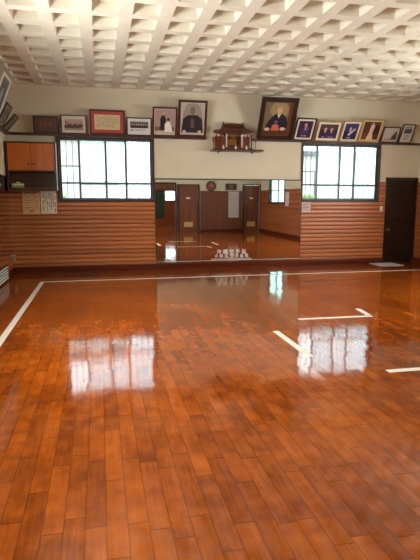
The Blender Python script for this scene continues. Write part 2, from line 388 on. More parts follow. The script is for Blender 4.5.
# outside the front windows
mb = MB(); mb.box((-40, D + .16, -.5), (50, 50, -.35), 'ground'); struct(mb.build('ground'))
def outside_building(x0, x1, y0, y1, h, label):
    r = empty('neighbouring_building', ((x0 + x1) / 2, (y0 + y1) / 2, -.35)); tag(r, label, 'building')
    a, b_ = (x1 - x0) / 2, (y1 - y0) / 2
    mb = MB(); mb.box((-a, -b_, 0), (a, b_, h), 'concrete'); mb.box((-a - .2, -b_ - .2, h), (a + .2, b_ + .2, h + .15), 'bar'); mb.build('wall', r)
    for x in (-a * .5, a * .3):
        mb = MB(); mb.box((x - .5, -b_ - .04, 1.9), (x + .5, -b_, 2.0 + .9), 'bar', .01); mb.box((x - .45, -b_ - .05, 1.95), (x + .45, -b_ - .035, 2.85), 'concrete'); mb.build('window', r)
outside_building(-3.2, .6, 15.5, 19, 3.6, 'pale rendered neighbouring house seen through the left window')
outside_building(5.9, 9.5, 16.5, 20, 3.4, 'pale rendered neighbouring house seen through the right window')
def hedge(x0, x1, y, h, label):
    rnd = random.Random(int(x0 * 10) + 50); mb = MB(); k = mb.mi('leaf')
    for i in range(900):
        x = rnd.uniform(x0, x1); yy = y + rnd.uniform(-.35, .35); z = rnd.uniform(-.33, h * (.85 + .15 * math.sin(x * 5)))
        a = rnd.uniform(0, 6.28); s = rnd.uniform(.05, .11); t_ = rnd.uniform(-.8, .8)
        dx, dy, dz = math.cos(a) * s, math.sin(a) * s, t_ * s
        mb.bm.faces.new([mb.bm.verts.new(p) for p in ((x - dx, yy - dy, z - dz), (x, yy - .02, z + s * .5), (x + dx, yy + dy, z + dz), (x, yy + .02, z - s * .5))]).material_index = k
    mb.box((x0 + .15, y - .25, -.35), (x1 - .15, y + .25, h - .25), 'leaf', .05)
    tag(mb.build('hedge'), label, 'hedge')
hedge(5.0, 8.2, 13.9, 1.95, 'green hedge outside the clear pane of the right window')
hedge(-2.2, .1, 14.2, 1.7, 'green hedge outside the clear pane of the left window')

# ------------------------------------------------------------------ dark door of the front wall
r = struct(empty('door_1', (0, 0, 0)), 'nearly black wooden door in the far right corner')
mb = MB(); a, b_, _, h = DR
mb.box((a - .04, D - .03, 0), (a + .02, D + .1, h + .0), 'dark', .004); mb.box((b_ - .02, D - .03, 0), (b_ + .02, D + .1, h + .0), 'dark', .004); mb.box((a - .04, D - .03, h - .0), (b_ + .02, D + .1, h + .05), 'dark', .004)
o = mb.build('door_frame', r); o['kind'] = 'structure'
mb = MB(); mb.box((a + .022, D + .02, .0005), (b_ - .022, D + .06, h - .004), 'dark', .003)
for zz in ((.16, .95), (1.08, 1.9)):
    mb.box((a + .14, D + .008, zz[0]), (b_ - .14, D + .02, zz[1]), 'dark', .008)
o = mb.build('door_leaf', r); o['kind'] = 'structure'
mb = MB(); mb.lathe([(.028, 0), (.028, .006), (.01, .008), (.01, .05), (.024, .058), (.028, .075), (.018, .09)], (0, 0, 0), 'brass', 16, 'Y')
hd = mb.build('door_handle', r, 'small brass knob'); hd.location = (a + .08, D + .018, .82); hd.rotation_euler = (0, 0, 0); hd.scale = (1, -1, 1); hd['kind'] = 'structure'

# rear doors, seen in the mirror
def rear_door(n, hole, side, label):
    r = struct(empty('door_%d' % n, (0, 0, 0)), label); a, b_, _, h = hole
    mb = MB(); mb.box((a - .05, YR - .1, 0), (a + .015, YR + .03, h), 'dark', .004); mb.box((b_ - .015, YR - .1, 0), (b_ + .04, YR + .03, h), 'dark', .004); mb.box((a - .05, YR - .1, h - .0), (b_ + .04, YR + .03, h + .05), 'dark', .004)
    mb.build('door_frame', r)['kind'] = 'structure'
    mb = MB(); n_ = 9; wd = (b_ - a - .04) / n_
    for i in range(n_): mb.box((a + .018 + i * wd, YR - .07, .0005), (a + .018 + (i + 1) * wd - .004, YR - .03, h - .006), 'doorv', .003)
    mb.build('door_leaf', r)['kind'] = 'structure'
    cx = (a + b_) / 2
    mb = MB(); mb.box((cx - .10, YR - .03, 1.57), (cx + .08, YR - .02, 1.64), 'white', .002); mb.build('name_plate', r, 'small white name plate')['kind'] = 'structure'
    mb = MB(); mb.box((cx - .22, YR - .03, .25), (cx + .2, YR - .022, .48), 'vent', .003)
    for i in range(7): mb.box((cx - .2, YR - .022, .275 + i * .028), (cx + .18, YR - .010, .285 + i * .028), 'vent')
    mb.build('louvre', r, 'yellowish louvre')['kind'] = 'structure'
    kx = b_ - .1 if side > 0 else a + .1
    mb = MB(); mb.lathe([(.03, 0), (.03, .006), (.012, .01), (.012, .04), (.03, .05), (.032, .07), (.02, .085)], (kx, YR - .03, 1.0), 'chrome', 14, 'Y'); mb.build('door_handle', r)['kind'] = 'structure'
rear_door(2, RD1, 1, 'brown plank door with a louvre, left one in the mirror'); rear_door(3, RD2, -1, 'brown plank door with a louvre, right one in the mirror')
# the room behind the rear opening
mb = wall_mesh('X', -.4, -.25, -8.25, YR - .16, 0, 2.9, [(-6.5, -2.5, .9, 2.3)], 'plaster'); mb.box((6.4, -8.3, 0), (6.55, YR - .16, 2.9), 'doorv')
daylight('added_side_room_fill', (-.6, -4.5, 1.6), (5, -4.5, 1.2), 3.8, 1.3, 90)  # added lamp brightening the rear room through a made-up wall opening
struct(mb.build('wall_side_room'))
mb = wall_mesh('Y', -8.4, -8.25, -.25, 6.4, 0, 2.9, [(3.85, 5.2, 1.45, 2.1)], 'doorv'); struct(mb.build('wall_end_room'))
mb = MB(); mb.box((-.4, -8.4, 2.9), (6.55, YR - .16, 3.0), 'plaster'); struct(mb.build('ceiling_rear_room'))
window(7, 'Y', -8.25, -1, (3.85, 5.2, 1.45, 2.1), [4.5], ['clear', 'clear'], transom=1.78, vertical_bars=False)
# wooden lattice over the opening and its posts
mb = MB()
mb.box((1.56, YR - .12, 2.25), (3.54, YR + .03, 2.33), 'dark', .003); mb.box((1.56, YR - .12, 1.95), (3.54, YR + .03, 1.99), 'dark', .003)
for x in (1.56, 3.48): mb.box((x, YR - .12, 0), (x + .06, YR + .03, 2.25), 'dark', .003)
for i in range(26): mb.box((1.66 + i * .07, YR - .05, 1.99), (1.69 + i * .07, YR - .03, 2.25), 'doorv')
for zz in (2.05, 2.12, 2.19): mb.box((1.62, YR - .07, zz), (3.48, YR - .05, zz + .012), 'doorv')
struct(mb.build('trim_5'), 'wooden lattice over the rear opening')
mb = MB(); k = mb.mi('curtain'); n_ = 40; A = []; B = []
for i in range(n_ + 1):
    x = 2.25 + .75 * i / n_; y = YR - .32 + .03 * math.sin(i * 1.3); A.append(mb.bm.verts.new((x, y, .65))); B.append(mb.bm.verts.new((x, y, 1.9)))
for i in range(n_): f = mb.bm.faces.new((A[i], A[i + 1], B[i + 1], B[i])); f.material_index = k; f.smooth = True
mb.box((2.2, YR - .335, 1.9), (3.05, YR - .305, 1.925), 'dark')
cu = mb.build('curtain'); tag(cu, 'dark green curtain in the rear opening, seen at the left of the mirror', 'curtain')
md = cu.modifiers.new('thickness', 'SOLIDIFY'); md.thickness = .006

# clock, plaque and scroll on the rear wall
r = tag(empty('wall_clock', (5.19, YR + .002, 2.17)), 'round dark wall clock on the rear wall, seen in the mirror', 'clock')
mb = MB(); mb.lathe([(.23, 0), (.24, .02), (.235, .05), (.2, .06), (.195, .04)], (0, 0, 0), 'dark', 36, 'Y'); mb.build('clock_case', r)
mb = MB(); mb.lathe([(.195, .041), (.195, .045)], (0, 0, 0), 'shrinelight', 36, 'Y'); mb.build('clock_face', r)
mb = MB(); mb.box((-.006, .047, -.02), (.006, .05, .14), 'white'); mb.box((-.02, .051, -.006), (.1, .054, .006), 'white'); mb.build('clock_hands', r)
r = tag(empty('wall_plaque', (6.17, YR + .002, 1.99)), 'dark wooden plaque above the pinkish scroll, seen in the mirror', 'plaque')
mb = MB(); mb.box((-.27, 0, 0), (.27, .04, .3), 'dark', .01); mb.build('board', r); mb = MB(); mb.box((-.1, .04, .05), (.12, .046, .25), 'shrinelight', .002); mb.build('emblem', r)
r = tag(empty('hanging_scroll', (6.3, YR + .03, .66)), 'long pinkish paper scroll hanging on the rear wall, seen in the mirror', 'scroll')
mb = MB(); mb.box((-.255, 0, .02), (.255, .006, 1.26), 'scroll'); mb.build('paper', r)
mb = MB(); mb.lathe([(.014, -.28), (.014, .28)], (0, .006, .014), 'dark', 10, 'X'); mb.build('roller', r)
mb = MB()
for i in range(5):
    for j in range(9): mb.box((-.2 + i * .09, .0062, .14 + j * .118), (-.2 + i * .09 + random.uniform(.02, .04), .0075, .14 + j * .118 + random.uniform(.03, .07)), 'ink2')
mb.build('writing', r)
r = tag(empty('notice_board', (XR - .024, 2.15, 1.28), (0, 0, 0)), 'pale notice sheet beside the right wall window, seen in the mirror', 'notice')
mb = MB(); mb.box((-.006, 0, 0), (0, .4, .58), 'scroll'); mb.build('sheet', r)

# ------------------------------------------------------------------ mirror on the front wall
r = tag(empty('wall_mirror', (2.91, D - .012, .135)), 'wide wall mirror between the two windows, white lettering near its bottom', 'mirror')
TL_ = .0024; r.rotation_euler = (TL_, 0, 0)
hw = 1.705; HM = 1.845
for s in (-1, 1):
    mb = MB(); mb.box((0 if s > 0 else -hw, -.008, 0), (hw if s > 0 else -.002, -.002, HM), 'mirror'); mb.build('mirror_panel', r)
mb = MB(); mb.box((-hw - .012, -.016, HM), (hw + .012, .003, HM + .025), 'dark', .002); mb.box((-hw - .012, -.016, 0), (-hw, .003, HM), 'dark', .002); mb.box((hw, -.016, 0), (hw + .004, .003, HM), 'dark', .002)
mb.build('mirror_frame', r)
mb = MB(); mb.box((-hw - .01, -.02, -.012), (hw + .01, .003, 0), 'redwood', .002); mb.build('mirror_ledge', r)
def text(body, size, loc, parent, mat, width=None, label=None, name='lettering', align='CENTER', rot=(math.pi / 2, 0, 0), depth=.0008):
    cu = bpy.data.curves.new(name, 'FONT'); cu.body = body; cu.size = size; cu.align_x = align; cu.align_y = 'BOTTOM'; cu.extrude = depth; cu.offset = size * .012
    o = bpy.data.objects.new(name, cu); C.objects.link(o)
    bpy.context.view_layer.update()
    dg = bpy.context.evaluated_depsgraph_get(); me = bpy.data.meshes.new_from_object(o.evaluated_get(dg))
    bpy.data.objects.remove(o); ob = bpy.data.objects.new(name, me); C.objects.link(ob); me.materials.clear(); me.materials.append(MT[mat])
    ob.parent = parent; ob.location = loc; ob.rotation_euler = rot
    if width:
        xs_ = [v.co.x for v in me.vertices]; ob.scale.x = width / (max(xs_) - min(xs_))
    if label: ob['label'] = label
    return ob
text('沖 縄 空 手 道', .115, (.03, -.0095, .165), r, 'white', .70, 'white lettering, upper line')
text('小 林 流  空 手 道 場', .10, (.03, -.0095, .075), r, 'white', .80, 'white lettering, middle line')
text('OKINAWA KARATE-DO ASSOCIATION', .05, (.03, -.0095, .03), r, 'white', .95, 'small white lettering, bottom line')

# ------------------------------------------------------------------ pictures
pm = {}
def pc(c):
    if c not in pm: pm[c] = plain('print_%d_%d_%d' % c, c, .35, var=.05, scale=25)
    return pm[c]
def person(cx, base, s, robe, skin=(196, 156, 126), hair=(40, 34, 32), hands=True, sit=False):
    o = []
    w_ = .30 * s
    o.append(('p', [(cx - w_, base), (cx - w_ * .95, base + .28 * s), (cx - w_ * .72, base + .44 * s), (cx - .07 * s, base + .53 * s), (cx + .07 * s, base + .53 * s), (cx + w_ * .72, base + .44 * s), (cx + w_ * .95, base + .28 * s), (cx + w_, base)], robe))
    o.append(('p', [(cx - .045 * s, base + .53 * s), (cx, base + .36 * s), (cx + .045 * s, base + .53 * s)], (214, 206, 196)))
    o.append(('e', cx, base + .57 * s, .05 * s, .07 * s, skin)); o.append(('e', cx, base + .67 * s, .098 * s, .13 * s, hair)); o.append(('e', cx, base + .65 * s, .085 * s, .115 * s, skin))
    if hands:
        o += [('e', cx - .08 * s, base + .10 * s, .06 * s, .035 * s, skin), ('e', cx + .08 * s, base + .10 * s, .06 * s, .035 * s, skin)]
    return o
def script_lines(cols, rows, c=(90, 74, 60), x0=.06, x1=.94, y0=.1, y1=.9, seed=1):
    q = random.Random(seed); o = []
    for i in range(cols):
        xx = x0 + (x1 - x0) * (i + .2) / cols; y = y1 - q.uniform(0, .15)
        for j in range(rows):
            h = (y1 - y0) / rows * .7
            if y - h < y0: break
            if q.random() < .9: o.append(('r', xx, y - h * q.uniform(.5, 1), xx + (x1 - x0) / cols * q.uniform(.35, .6), y, c))
            y -= (y1 - y0) / rows
    return o
def picture(w_, h_, fw, fmat, matc, mw, bgc, shapes, loc, lean, label, group, rz=0, fd=.026, name='framed_picture', depthoff=0, roll=0):
    r = empty(name, loc, (lean, roll, rz)); tag(r, label, 'picture', group)
    W, H = w_ / 2, h_
    mb = MB()
    mb.box((-W, -fd, 0), (-W + fw, 0, H), fmat, .004); mb.box((W - fw, -fd, 0), (W, 0, H), fmat, .004)
    mb.box((-W + fw, -fd, 0), (W - fw, 0, fw), fmat, .004); mb.box((-W + fw, -fd, H - fw), (W - fw, 0, H), fmat, .004); mb.build('frame', r)
    if matc:
        mb = MB(); m = pc(matc); mb.box((-W + fw, -fd * .55, fw), (W - fw, -fd * .25, H - fw), m); mb.build('mount', r)
    x0, x1, z0, z1 = -W + fw + mw, W - fw - mw, fw + mw, H - fw - mw
    y = -fd * .55 - .0008 if matc else -fd * .5
    mb = MB(); mb.box((x0, y - .0004, z0), (x1, y + .0004, z1), pc(bgc))
    cl = lambda v: min(1, max(0, v))
    for i, s in enumerate(shapes):
        yy = y - .0005 - .00012 * (i + 1)
        if s[0] == 'r': pts = [(s[1], s[2]), (s[3], s[2]), (s[3], s[4]), (s[1], s[4])]
        elif s[0] == 'p': pts = s[1]
        else: pts = [(s[1] + s[3] * math.cos(a * math.pi / 9), s[2] + s[4] * math.sin(a * math.pi / 9)) for a in range(18)]
        pts = [(x0 + cl(u) * (x1 - x0), z0 + cl(v) * (z1 - z0)) for u, v in pts]
        q = []
        for p in pts:
            if not q or (abs(p[0] - q[-1][0]) + abs(p[1] - q[-1][1])) > 1e-6: q.append(p)
        if len(q) > 2: mb.face([(u, yy, v) for u, v in q], pc(s[-1]))
    mb.build('photograph' if shapes else 'print', r)
    return r
G1 = 'framed pictures on the left rail of the mirror wall'; G2 = 'framed pictures on the right rail of the mirror wall'; G3 = 'framed pictures on the left wall rail'
YF = D - .075; ZR = 2.8905
grp = lambda n, seed, c1, c2: [('r', 0, 0, 1, .25, c2)] + [s for i in range(n) for s in person(.12 + .76 * i / (n - 1), .18 + .12 * (i % 2), .52, c1, hands=False)]
gold_letters = [('r', .08, .08, .92, .92, (84, 44, 26))] + [('r', .2 + i * .22, .3, .34 + i * .22, .72, (118, 66, 34)) for i in range(3)]
def F(x0, x1, h, *a, **k):
    lean = a[0]; th = math.radians(lean)
    return (x1 - x0, h), ((x0 + x1) / 2, YF, ZR), th
def fp(x0, x1, h, lean, fw, fmat, matc, mw, bgc, shapes, label, group):
    picture(x1 - x0, h, fw, fmat, matc, mw, bgc, shapes, ((x0 + x1) / 2, D - .012 - math.sin(math.radians(2)) - .03, ZR), math.radians(lean), label, group)
fp(-1.26, -.765, .335, 12, .035, 'dark', (58, 30, 22), .012, (96, 52, 32), gold_letters, 'small dark brown framed plaque above the wall cabinet', G1)
fp(-.72, -.205, .37, 8, .022, 'casing', (214, 200, 184), .05, (196, 168, 150), [('r', .06, .12, .94, .8, (110, 40, 40)), ('r', .12, .5, .88, .9, (176, 150, 136))] + grp(6, 1, (70, 26, 32), (150, 128, 112)) + [('e', .06, .0, .05, .06, (50, 50, 60))], 'framed group photograph on a pale mount with a thin frame, second from the left', G1)
fp(-.145, .58, .50, 8, .04, 'rail', (176, 66, 56), .062, (214, 190, 150), script_lines(13, 6, (140, 118, 92), seed=3), 'large framed certificate with red mount and dark red frame above the left window', G1)
fp(.615, 1.14, .365, 10, .022, 'black', (216, 212, 208), .055, (188, 186, 184), [('r', 0, .4, 1, 1, (60, 54, 56)), ('r', 0, .88, 1, 1, (130, 126, 124))] + [s for i in range(7) for s in person(.1 + .13 * i, .36, .55, (44, 36, 42), hands=False)] + [('r', 0, 0, 1, .34, (220, 218, 214)), ('r', .04, .05, .14, .22, (70, 80, 110)), ('r', .22, .2, .9, .24, (120, 120, 124)), ('r', .22, .1, .8, .14, (120, 120, 124))], 'black framed group photograph with a caption strip above the right end of the left window', G1)
bride = [('r', 0, 0, 1, 1, (168, 140, 134)), ('r', 0, 0, 1, .14, (190, 176, 160)), ('r', 0, .14, 1, .3, (116, 88, 82))] + [('p', [(.28, .16), (.27, .62), (.36, .76), (.48, .76), (.56, .6), (.54, .16)], (34, 28, 34)), ('e', .42, .84, .065, .075, (190, 156, 140)), ('p', [(.5, .1), (.5, .42), (.6, .5), (.76, .5), (.84, .3), (.88, .1)], (232, 224, 216)), ('e', .68, .56, .06, .07, (200, 170, 152)), ('e', .68, .6, .075, .06, (40, 32, 34))]
fp(1.155, 1.675, .60, 16, .035, 'rail', (206, 196, 186), .012, (168, 140, 134), bride, 'dark red framed photograph of a person in dark standing beside one in white', G1)
elder = [('r', 0, 0, 1, 1, (176, 168, 156)), ('e', .5, .55, .42, .5, (150, 140, 128))] + person(.5, .06, 1.05, (40, 36, 40), (120, 104, 94), (52, 46, 46)) + [('p', [(.02, .05), (.08, .5), (.3, .62), (.7, .62), (.92, .5), (.98, .05)], (44, 38, 42)), ('e', .5, .78, .11, .12, (120, 102, 92)), ('r', .42, .2, .58, .5, (92, 78, 76)), ('e', .15, .08, .08, .05, (190, 176, 160)), ('e', .82, .08, .08, .05, (190, 176, 160))]
fp(1.70, 2.325, .76, 15, .052, 'rail', (214, 204, 192), .012, (176, 168, 156), elder, 'tall dark red framed portrait of a seated person in black, left of the shrine', G1)
portrait = [('r', 0, 0, 1, 1, (112, 98, 78)), ('e', .52, .78, .34, .26, (150, 128, 90)), ('r', .0, 0, 1, .16, (84, 42, 24)), ('r', .88, 0, 1, 1, (92, 46, 28)), ('p', [(.08, .14), (.12, .34), (.28, .56), (.42, .66), (.66, .66), (.84, .54), (.9, .3), (.84, .14)], (22, 22, 34)), ('p', [(.46, .66), (.53, .52), (.6, .66)], (206, 196, 180)), ('e', .54, .78, .105, .13, (196, 156, 116)), ('e', .54, .87, .10, .05, (160, 140, 110)), ('e', .16, .17, .10, .05, (206, 182, 160)), ('e', .74, .19, .10, .05, (206, 182, 160)), ('p', [(.3, .13), (.34, .3), (.46, .34), (.58, .3), (.62, .13)], (190, 100, 84)), ('e', .46, .4, .06, .06, (90, 96, 130))]
fp(3.47, 4.315, .93, 27, .095, 'dark', (92, 60, 36), .018, (112, 98, 78), portrait, 'largest picture, dark framed painting of a seated person in a black robe', G2)
PU = (52, 30, 56)
fp(4.335, 4.80, .53, 33, .026, 'black', (222, 216, 202), .042, PU, [('r', 0, 0, 1, .4, (38, 22, 48))] + person(.52, .0, 1.15, (66, 44, 84), (196, 150, 140)) + [('p', [(.5, .6), (.7, .68), (.78, .52), (.62, .4)], (110, 84, 130))], 'black framed photograph of one person in purple, beside the largest painting', G2)
fp(4.87, 5.44, .46, 30, .02, 'goldframe', (232, 222, 204), .045, PU, [('r', 0, .6, 1, 1, (84, 56, 60))] + person(.32, .0, 1.0, (50, 36, 74), (196, 150, 134)) + person(.66, .0, 1.0, (60, 46, 88), (196, 150, 134)), 'pale gold framed photograph of two people side by side in dark clothes', G2)
fp(5.47, 5.92, .50, 33, .02, 'goldframe', (228, 218, 202), .04, PU, [('r', 0, .5, 1, 1, (60, 60, 100))] + person(.45, .0, 1.0, (40, 36, 70), (206, 170, 160)) + [('p', [(.3, .3), (.75, .72), (.85, .66), (.45, .2)], (190, 180, 196))], 'pale gold framed photograph in blue tones above the middle of the right window', G2)
fp(5.935, 6.48, .55, 30, .032, 'goldframe', (216, 190, 130), .03, (84, 50, 40), [('p', [(.3, .0), (.4, .4), (.42, .8), (.55, .9), (.66, .78), (.6, .4), (.72, .0)], (214, 186, 160)), ('e', .52, .88, .08, .08, (190, 140, 110)), ('r', 0, 0, .3, .4, (120, 60, 44)), ('r', .7, .3, 1, .8, (50, 28, 28))], 'gold framed photograph of a person in pale robes above the right window', G2)
fp(6.53, 6.97, .375, 26, .028, 'rail', (206, 196, 186), .02, (190, 180, 170), [('p', [(0, 0), (1, 0), (1, .4), (.8, .5), (.7, .3), (.5, .2), (0, .12)], (150, 138, 130)), ('p', [(.55, .12), (.62, .4), (.8, .75), (.92, .85), (.97, .4), (.97, .12)], (70, 60, 64))], 'small dark red framed pale picture, second from the right corner', G2)
fp(7.00, 7.33, .455, 28, .022, 'black', (200, 196, 184), .022, (196, 192, 180), [('r', .1, .52, .9, .82, (84, 84, 86)), ('r', .12, .86, .88, .93, (110, 108, 104))] + [('r', .14, .12 + .09 * i, .84 - .1 * (i % 2), .15 + .09 * i, (120, 118, 112)) for i in range(4)], 'narrow black framed document closest to the right corner', G2)
# left wall
def lp(y0, y1, h, lean, fw, fmat, matc, mw, bgc, shapes, label):
    picture(y1 - y0, h, fw, fmat, matc, mw, bgc, shapes, (XL + .05, (y0 + y1) / 2, ZR), math.radians(lean), label, G3, rz=math.pi / 2)
lp(10.50, 10.95, .37, 42, .03, 'black', (150, 138, 120), .02, (120, 108, 92), script_lines(7, 5, (90, 78, 66), seed=9), 'small black framed document on the left wall rail, closest to the front corner')
lp(9.93, 10.46, .43, 28, .03, 'black', (160, 146, 126), .03, (128, 114, 98), script_lines(10, 5, (96, 84, 70), seed=12), 'larger black framed document on the left wall rail, beside the white framed picture')
lp(9.22, 9.88, .79, 22, .035, 'white', (150, 150, 140), .03, (92, 94, 92), [('r', .1, .15, .9, .85, (60, 64, 66)), ('e', .5, .5, .2, .3, (150, 150, 146))], 'large white framed picture leaning out from the left wall at the edge of the photo')

# ------------------------------------------------------------------ shrine on its shelf
r = tag(empty('wall_shelf', (2.98, D, 2.60)), 'thin dark wooden shelf under the shrine above the mirror', 'shelf')
mb = MB(); mb.box((-.54, -.33, 0), (.60, 0, .028), 'shrine', .004); mb.build('board', r)
for x in (-.36, .42):
    mb = MB(); mb.prism([(x - .012, 0), (x + .012, 0), (x + .012, -.04), (x - .012, -.04)], -.012, -.0, 'shrine'); mb.box((x - .012, -.2, -.016), (x + .012, -.012, 0), 'shrine'); mb.build('bracket', r)
r = tag(empty('household_shrine', (2.93, D - .132, 2.6285)), 'dark red wooden shrine with tiered roofs on its shelf above the mirror', 'shrine')
mb = MB(); mb.box((-.43, -.13, 0), (.43, .13, .03), 'shrine', .004); mb.box((-.40, -.11, .03), (.40, .12, .05), 'shrinelight', .003); mb.build('base', r)
mb = MB(); mb.box((-.18, .08, .05), (.18, .10, .34), 'shrine'); mb.box((-.10, .07, .09), (.10, .08, .24), 'gold'); mb.box((-.40, .07, .05), (-.2, .09, .30), 'shrinelight'); mb.box((.2, .07, .05), (.40, .09, .30), 'shrinelight'); mb.build('back_panel', r)
for x in (-.175, .175):
    mb = MB(); mb.lathe([(.022, .05), (.022, .06), (.016, .065), (.016, .31), (.02, .32), (.02, .33)], (x, -.09, 0), 'porcelain', 14); mb.build('pillar', r, 'pale pillar')
for x in (-.40, -.30, .30, .40):
    mb = MB(); mb.box((x - .012, -.10, .05), (x + .012, -.076, .32), 'shrine', .002); mb.build('pillar', r, 'dark red pillar')
for s in (-1, 1):
    mb = MB(); mb.box((s * .20, -.06, .06), (s * .285, -.05, .29), 'shrinelight', .002)
    for i in range(4): mb.box((s * .205, -.064, .08 + i * .05), (s * .28, -.06, .09 + i * .05), 'shrine')
    mb.build('door', r)
for s in (-1, 1):
    mb = MB()
    mb.prism([(s * .16, .36), (s * .20, .45), (s * .26, .45), (s * .37, .405), (s * .43, .415), (s * .43, .385), (s * .37, .36), (s * .16, .33)], -.135, .12, 'shrine')
    for i in range(5): mb.box((s * (.2 + i * .038), -.145, .325), (s * (.212 + i * .038), -.135, .345), 'gold')
    mb.build('side_roof', r)
def gable(hw_, y0, z0_, rise, sag, mat, over=.03):
    mb = MB(); pts_t = []
    for i in range(9):
        u = i / 8; pts_t.append((-.17 + .17 * 2 * 0 + (y0 * (1 - u)), z0_ + rise * (u ** 1.5)))
    # roof slopes run front and back; section in y,z extruded along x
    k = mb.mi(mat)
    for sgn in (-1, 1):
        A = []; B = []
        for i in range(9):
            u = i / 8; y = sgn * y0 * (1 - u); z = z0_ + rise * (u ** 1.5)
            for lst, x in ((A, -hw_), (B, hw_)):
                lst.append((mb.bm.verts.new((x, y, z)), mb.bm.verts.new((x, y, z + .022))))
        for i in range(8):
            mb.bm.faces.new((A[i][0], A[i + 1][0], B[i + 1][0], B[i][0])).material_index = k; mb.bm.faces.new((A[i][1], A[i + 1][1], B[i + 1][1], B[i][1])).material_index = k
            for lst in (A, B): mb.bm.faces.new((lst[i][0], lst[i + 1][0], lst[i + 1][1], lst[i][1])).material_index = k
        mb.bm.faces.new((A[0][0], A[0][1], B[0][1], B[0][0])).material_index = k
    return mb
mb = gable(.25, .15, .42, .10, 0, 'shrine')
for i in range(10): mb.box((-.235 + i * .052, -.155, .408), (-.223 + i * .052, -.14, .424), 'gold')
mb.box((-.2, -.10, .33), (.2, .10, .425), 'shrine'); mb.build('main_roof', r)
mb = MB(); mb.box((-.24, -.025, .51), (.24, .025, .56), 'shrine', .004)
for i in range(5): mb.lathe([(.012, -.05), (.015, 0), (.012, .05)], (-.16 + i * .08, 0, .56), 'shrinelight', 10, 'Y')
mb.build('ridge', r)
for s in (-1, 1):
    for q in (-1, 1):
        mb = MB(); mb.prism([(s * .225 - .007, .49), (s * .225 + .007, .49), (s * .225 + .007 + q * .012, .60), (s * .225 - .007 + q * .012, .60)], q * .012 - .005, q * .012 + .005, 'shrine'); mb.build('finial', r)
mb = MB(); mb.box((-.14, -.03, .30), (.14, -.02, .33), 'gold')
for i in range(9): mb.box((-.13 + i * .03, -.03, .25 + .02 * abs(i - 4) / 2), (-.115 + i * .03, -.024, .30), 'gold')
mb.build('blind', r)
mb = MB(); mb.box((-.15, -.11, .05), (.15, .02, .076), 'shrine', .003); mb.box((-.12, -.06, .075), (.12, .02, .10), 'shrine', .003); mb.build('steps', r)
# offerings: each a thing of its own on the shelf
vp = [(.0, 0), (.02, 0), (.026, .02), (.022, .045), (.010, .06), (.013, .075)]
def vase(x, y, z, s, label, flower=True):
    r = tag(empty('altar_vase', (x, y, z)), label, 'vase', 'white vases standing in front of the shrine')
    mb = MB(); mb.lathe([(.018 * s, 0), (.03 * s, .02 * s), (.032 * s, .05 * s), (.016 * s, .08 * s), (.02 * s, .1 * s)], (0, 0, 0), 'porcelain', 16); mb.build('vessel', r)
    if flower:
        mb = MB(); k = mb.mi('leaf'); q = random.Random(int(x * 100))
        for i in range(16):
            a = q.uniform(0, 6.28); h = q.uniform(.11, .19) * s; rr = q.uniform(.005, .025)
            p = Vector((math.cos(a) * rr, math.sin(a) * rr, h)); d = Vector((math.cos(a), math.sin(a), .6)) * .022; n_ = Vector((-math.sin(a), math.cos(a), 0)) * .009
            mb.bm.faces.new([mb.bm.verts.new(v) for v in (p - d, p + n_, p + d, p - n_)]).material_index = k
            if i < 5: mb.lathe([(.0015, .09 * s), (.0015, h)], (p.x, p.y, 0), 'leaf', 5)
        mb.build('sprig', r)
vase(2.67, D - .292, 2.6285, .8, 'white vase standing in front of the left side of the shrine', False)
vase(3.19, D - .292, 2.6285, .8, 'white vase standing in front of the right side of the shrine', False)
vase(2.945, D - .292, 2.6285, .8, 'white vase standing in front of the middle of the shrine', False)
def lantern(x, label):
    r = tag(empty('altar_lantern', (x, D - .2, 2.6285)), label, 'lantern', 'slim lantern stands at the ends of the shrine shelf')
    mb = MB(); mb.lathe([(.026, 0), (.026, .008), (.007, .014), (.007, .16)], (0, 0, 0), 'shrine', 12); mb.build('stand', r)
    mb = MB(); mb.lathe([(.012, .16), (.022, .17), (.022, .235), (.03, .24), (.004, .268)], (0, 0, 0), 'gold', 6, smooth=False); mb.build('lamp_head', r)
lantern(2.47, 'slim lantern stand left of the shrine'); lantern(3.43, 'slim lantern stand right of the shrine')

# ------------------------------------------------------------------ wall cabinet in the left corner
r = tag(empty('wall_cabinet', (-1.305, D - .0005, 1.72)), 'wall cabinet with two orange doors and an open shelf in the left corner', 'cabinet')
def cb(a, b_, m, bev=.003): mb.box(a, b_, m, bev)
CW, CD, CH = .475, .34, .965
mb = MB(); cb((-CW, -CD, 0), (-CW + .03, 0, CH), 'cabbox'); cb((CW - .03, -CD, 0), (CW, 0, CH), 'cabbox'); cb((-CW + .03, -CD, CH - .03), (CW - .03, 0, CH), 'cabbox')
cb((-CW + .03, -CD, .0), (CW - .03, 0, .06), 'cabbox'); cb((-CW + .03, -CD + .02, .375), (CW - .03, 0, .40), 'cabbox'); cb((-CW + .03, -.05, .06), (CW - .03, -.04, .375), 'cabbox'); cb((-CW + .03, -.05, .40), (CW - .03, -.04, CH - .03), 'cabbox')
mb.build('body', r)
for s in (-1, 1):
    mb = MB(); x0, x1 = (.004, CW - .034) if s > 0 else (-CW + .034, -.004)
    mb.box((x0, -CD - .004, .402), (x1, -CD + .016, CH - .034), 'cab', .003); d = mb.build('door', r)
    mb = MB(); xx = s * .045; mb.lathe([(.008, 0), (.008, -.012), (.016, -.018), (.018, -.026), (.010, -.034)], (xx, -CD - .004, .53), 'cabbox', 14, 'Y'); mb.build('knob', d)
r = tag(empty('tissue_box', (-1.6, D - .22, 1.7805)), 'yellow-green tissue box in the open shelf of the cabinet', 'box')
mb = MB(); mb.box((-.11, -.06, 0), (.11, .06, .09), 'green', .004); mb.box((-.1105, -.0605, .05), (.1105, .0605, .072), 'tissue'); mb.build('carton', r)
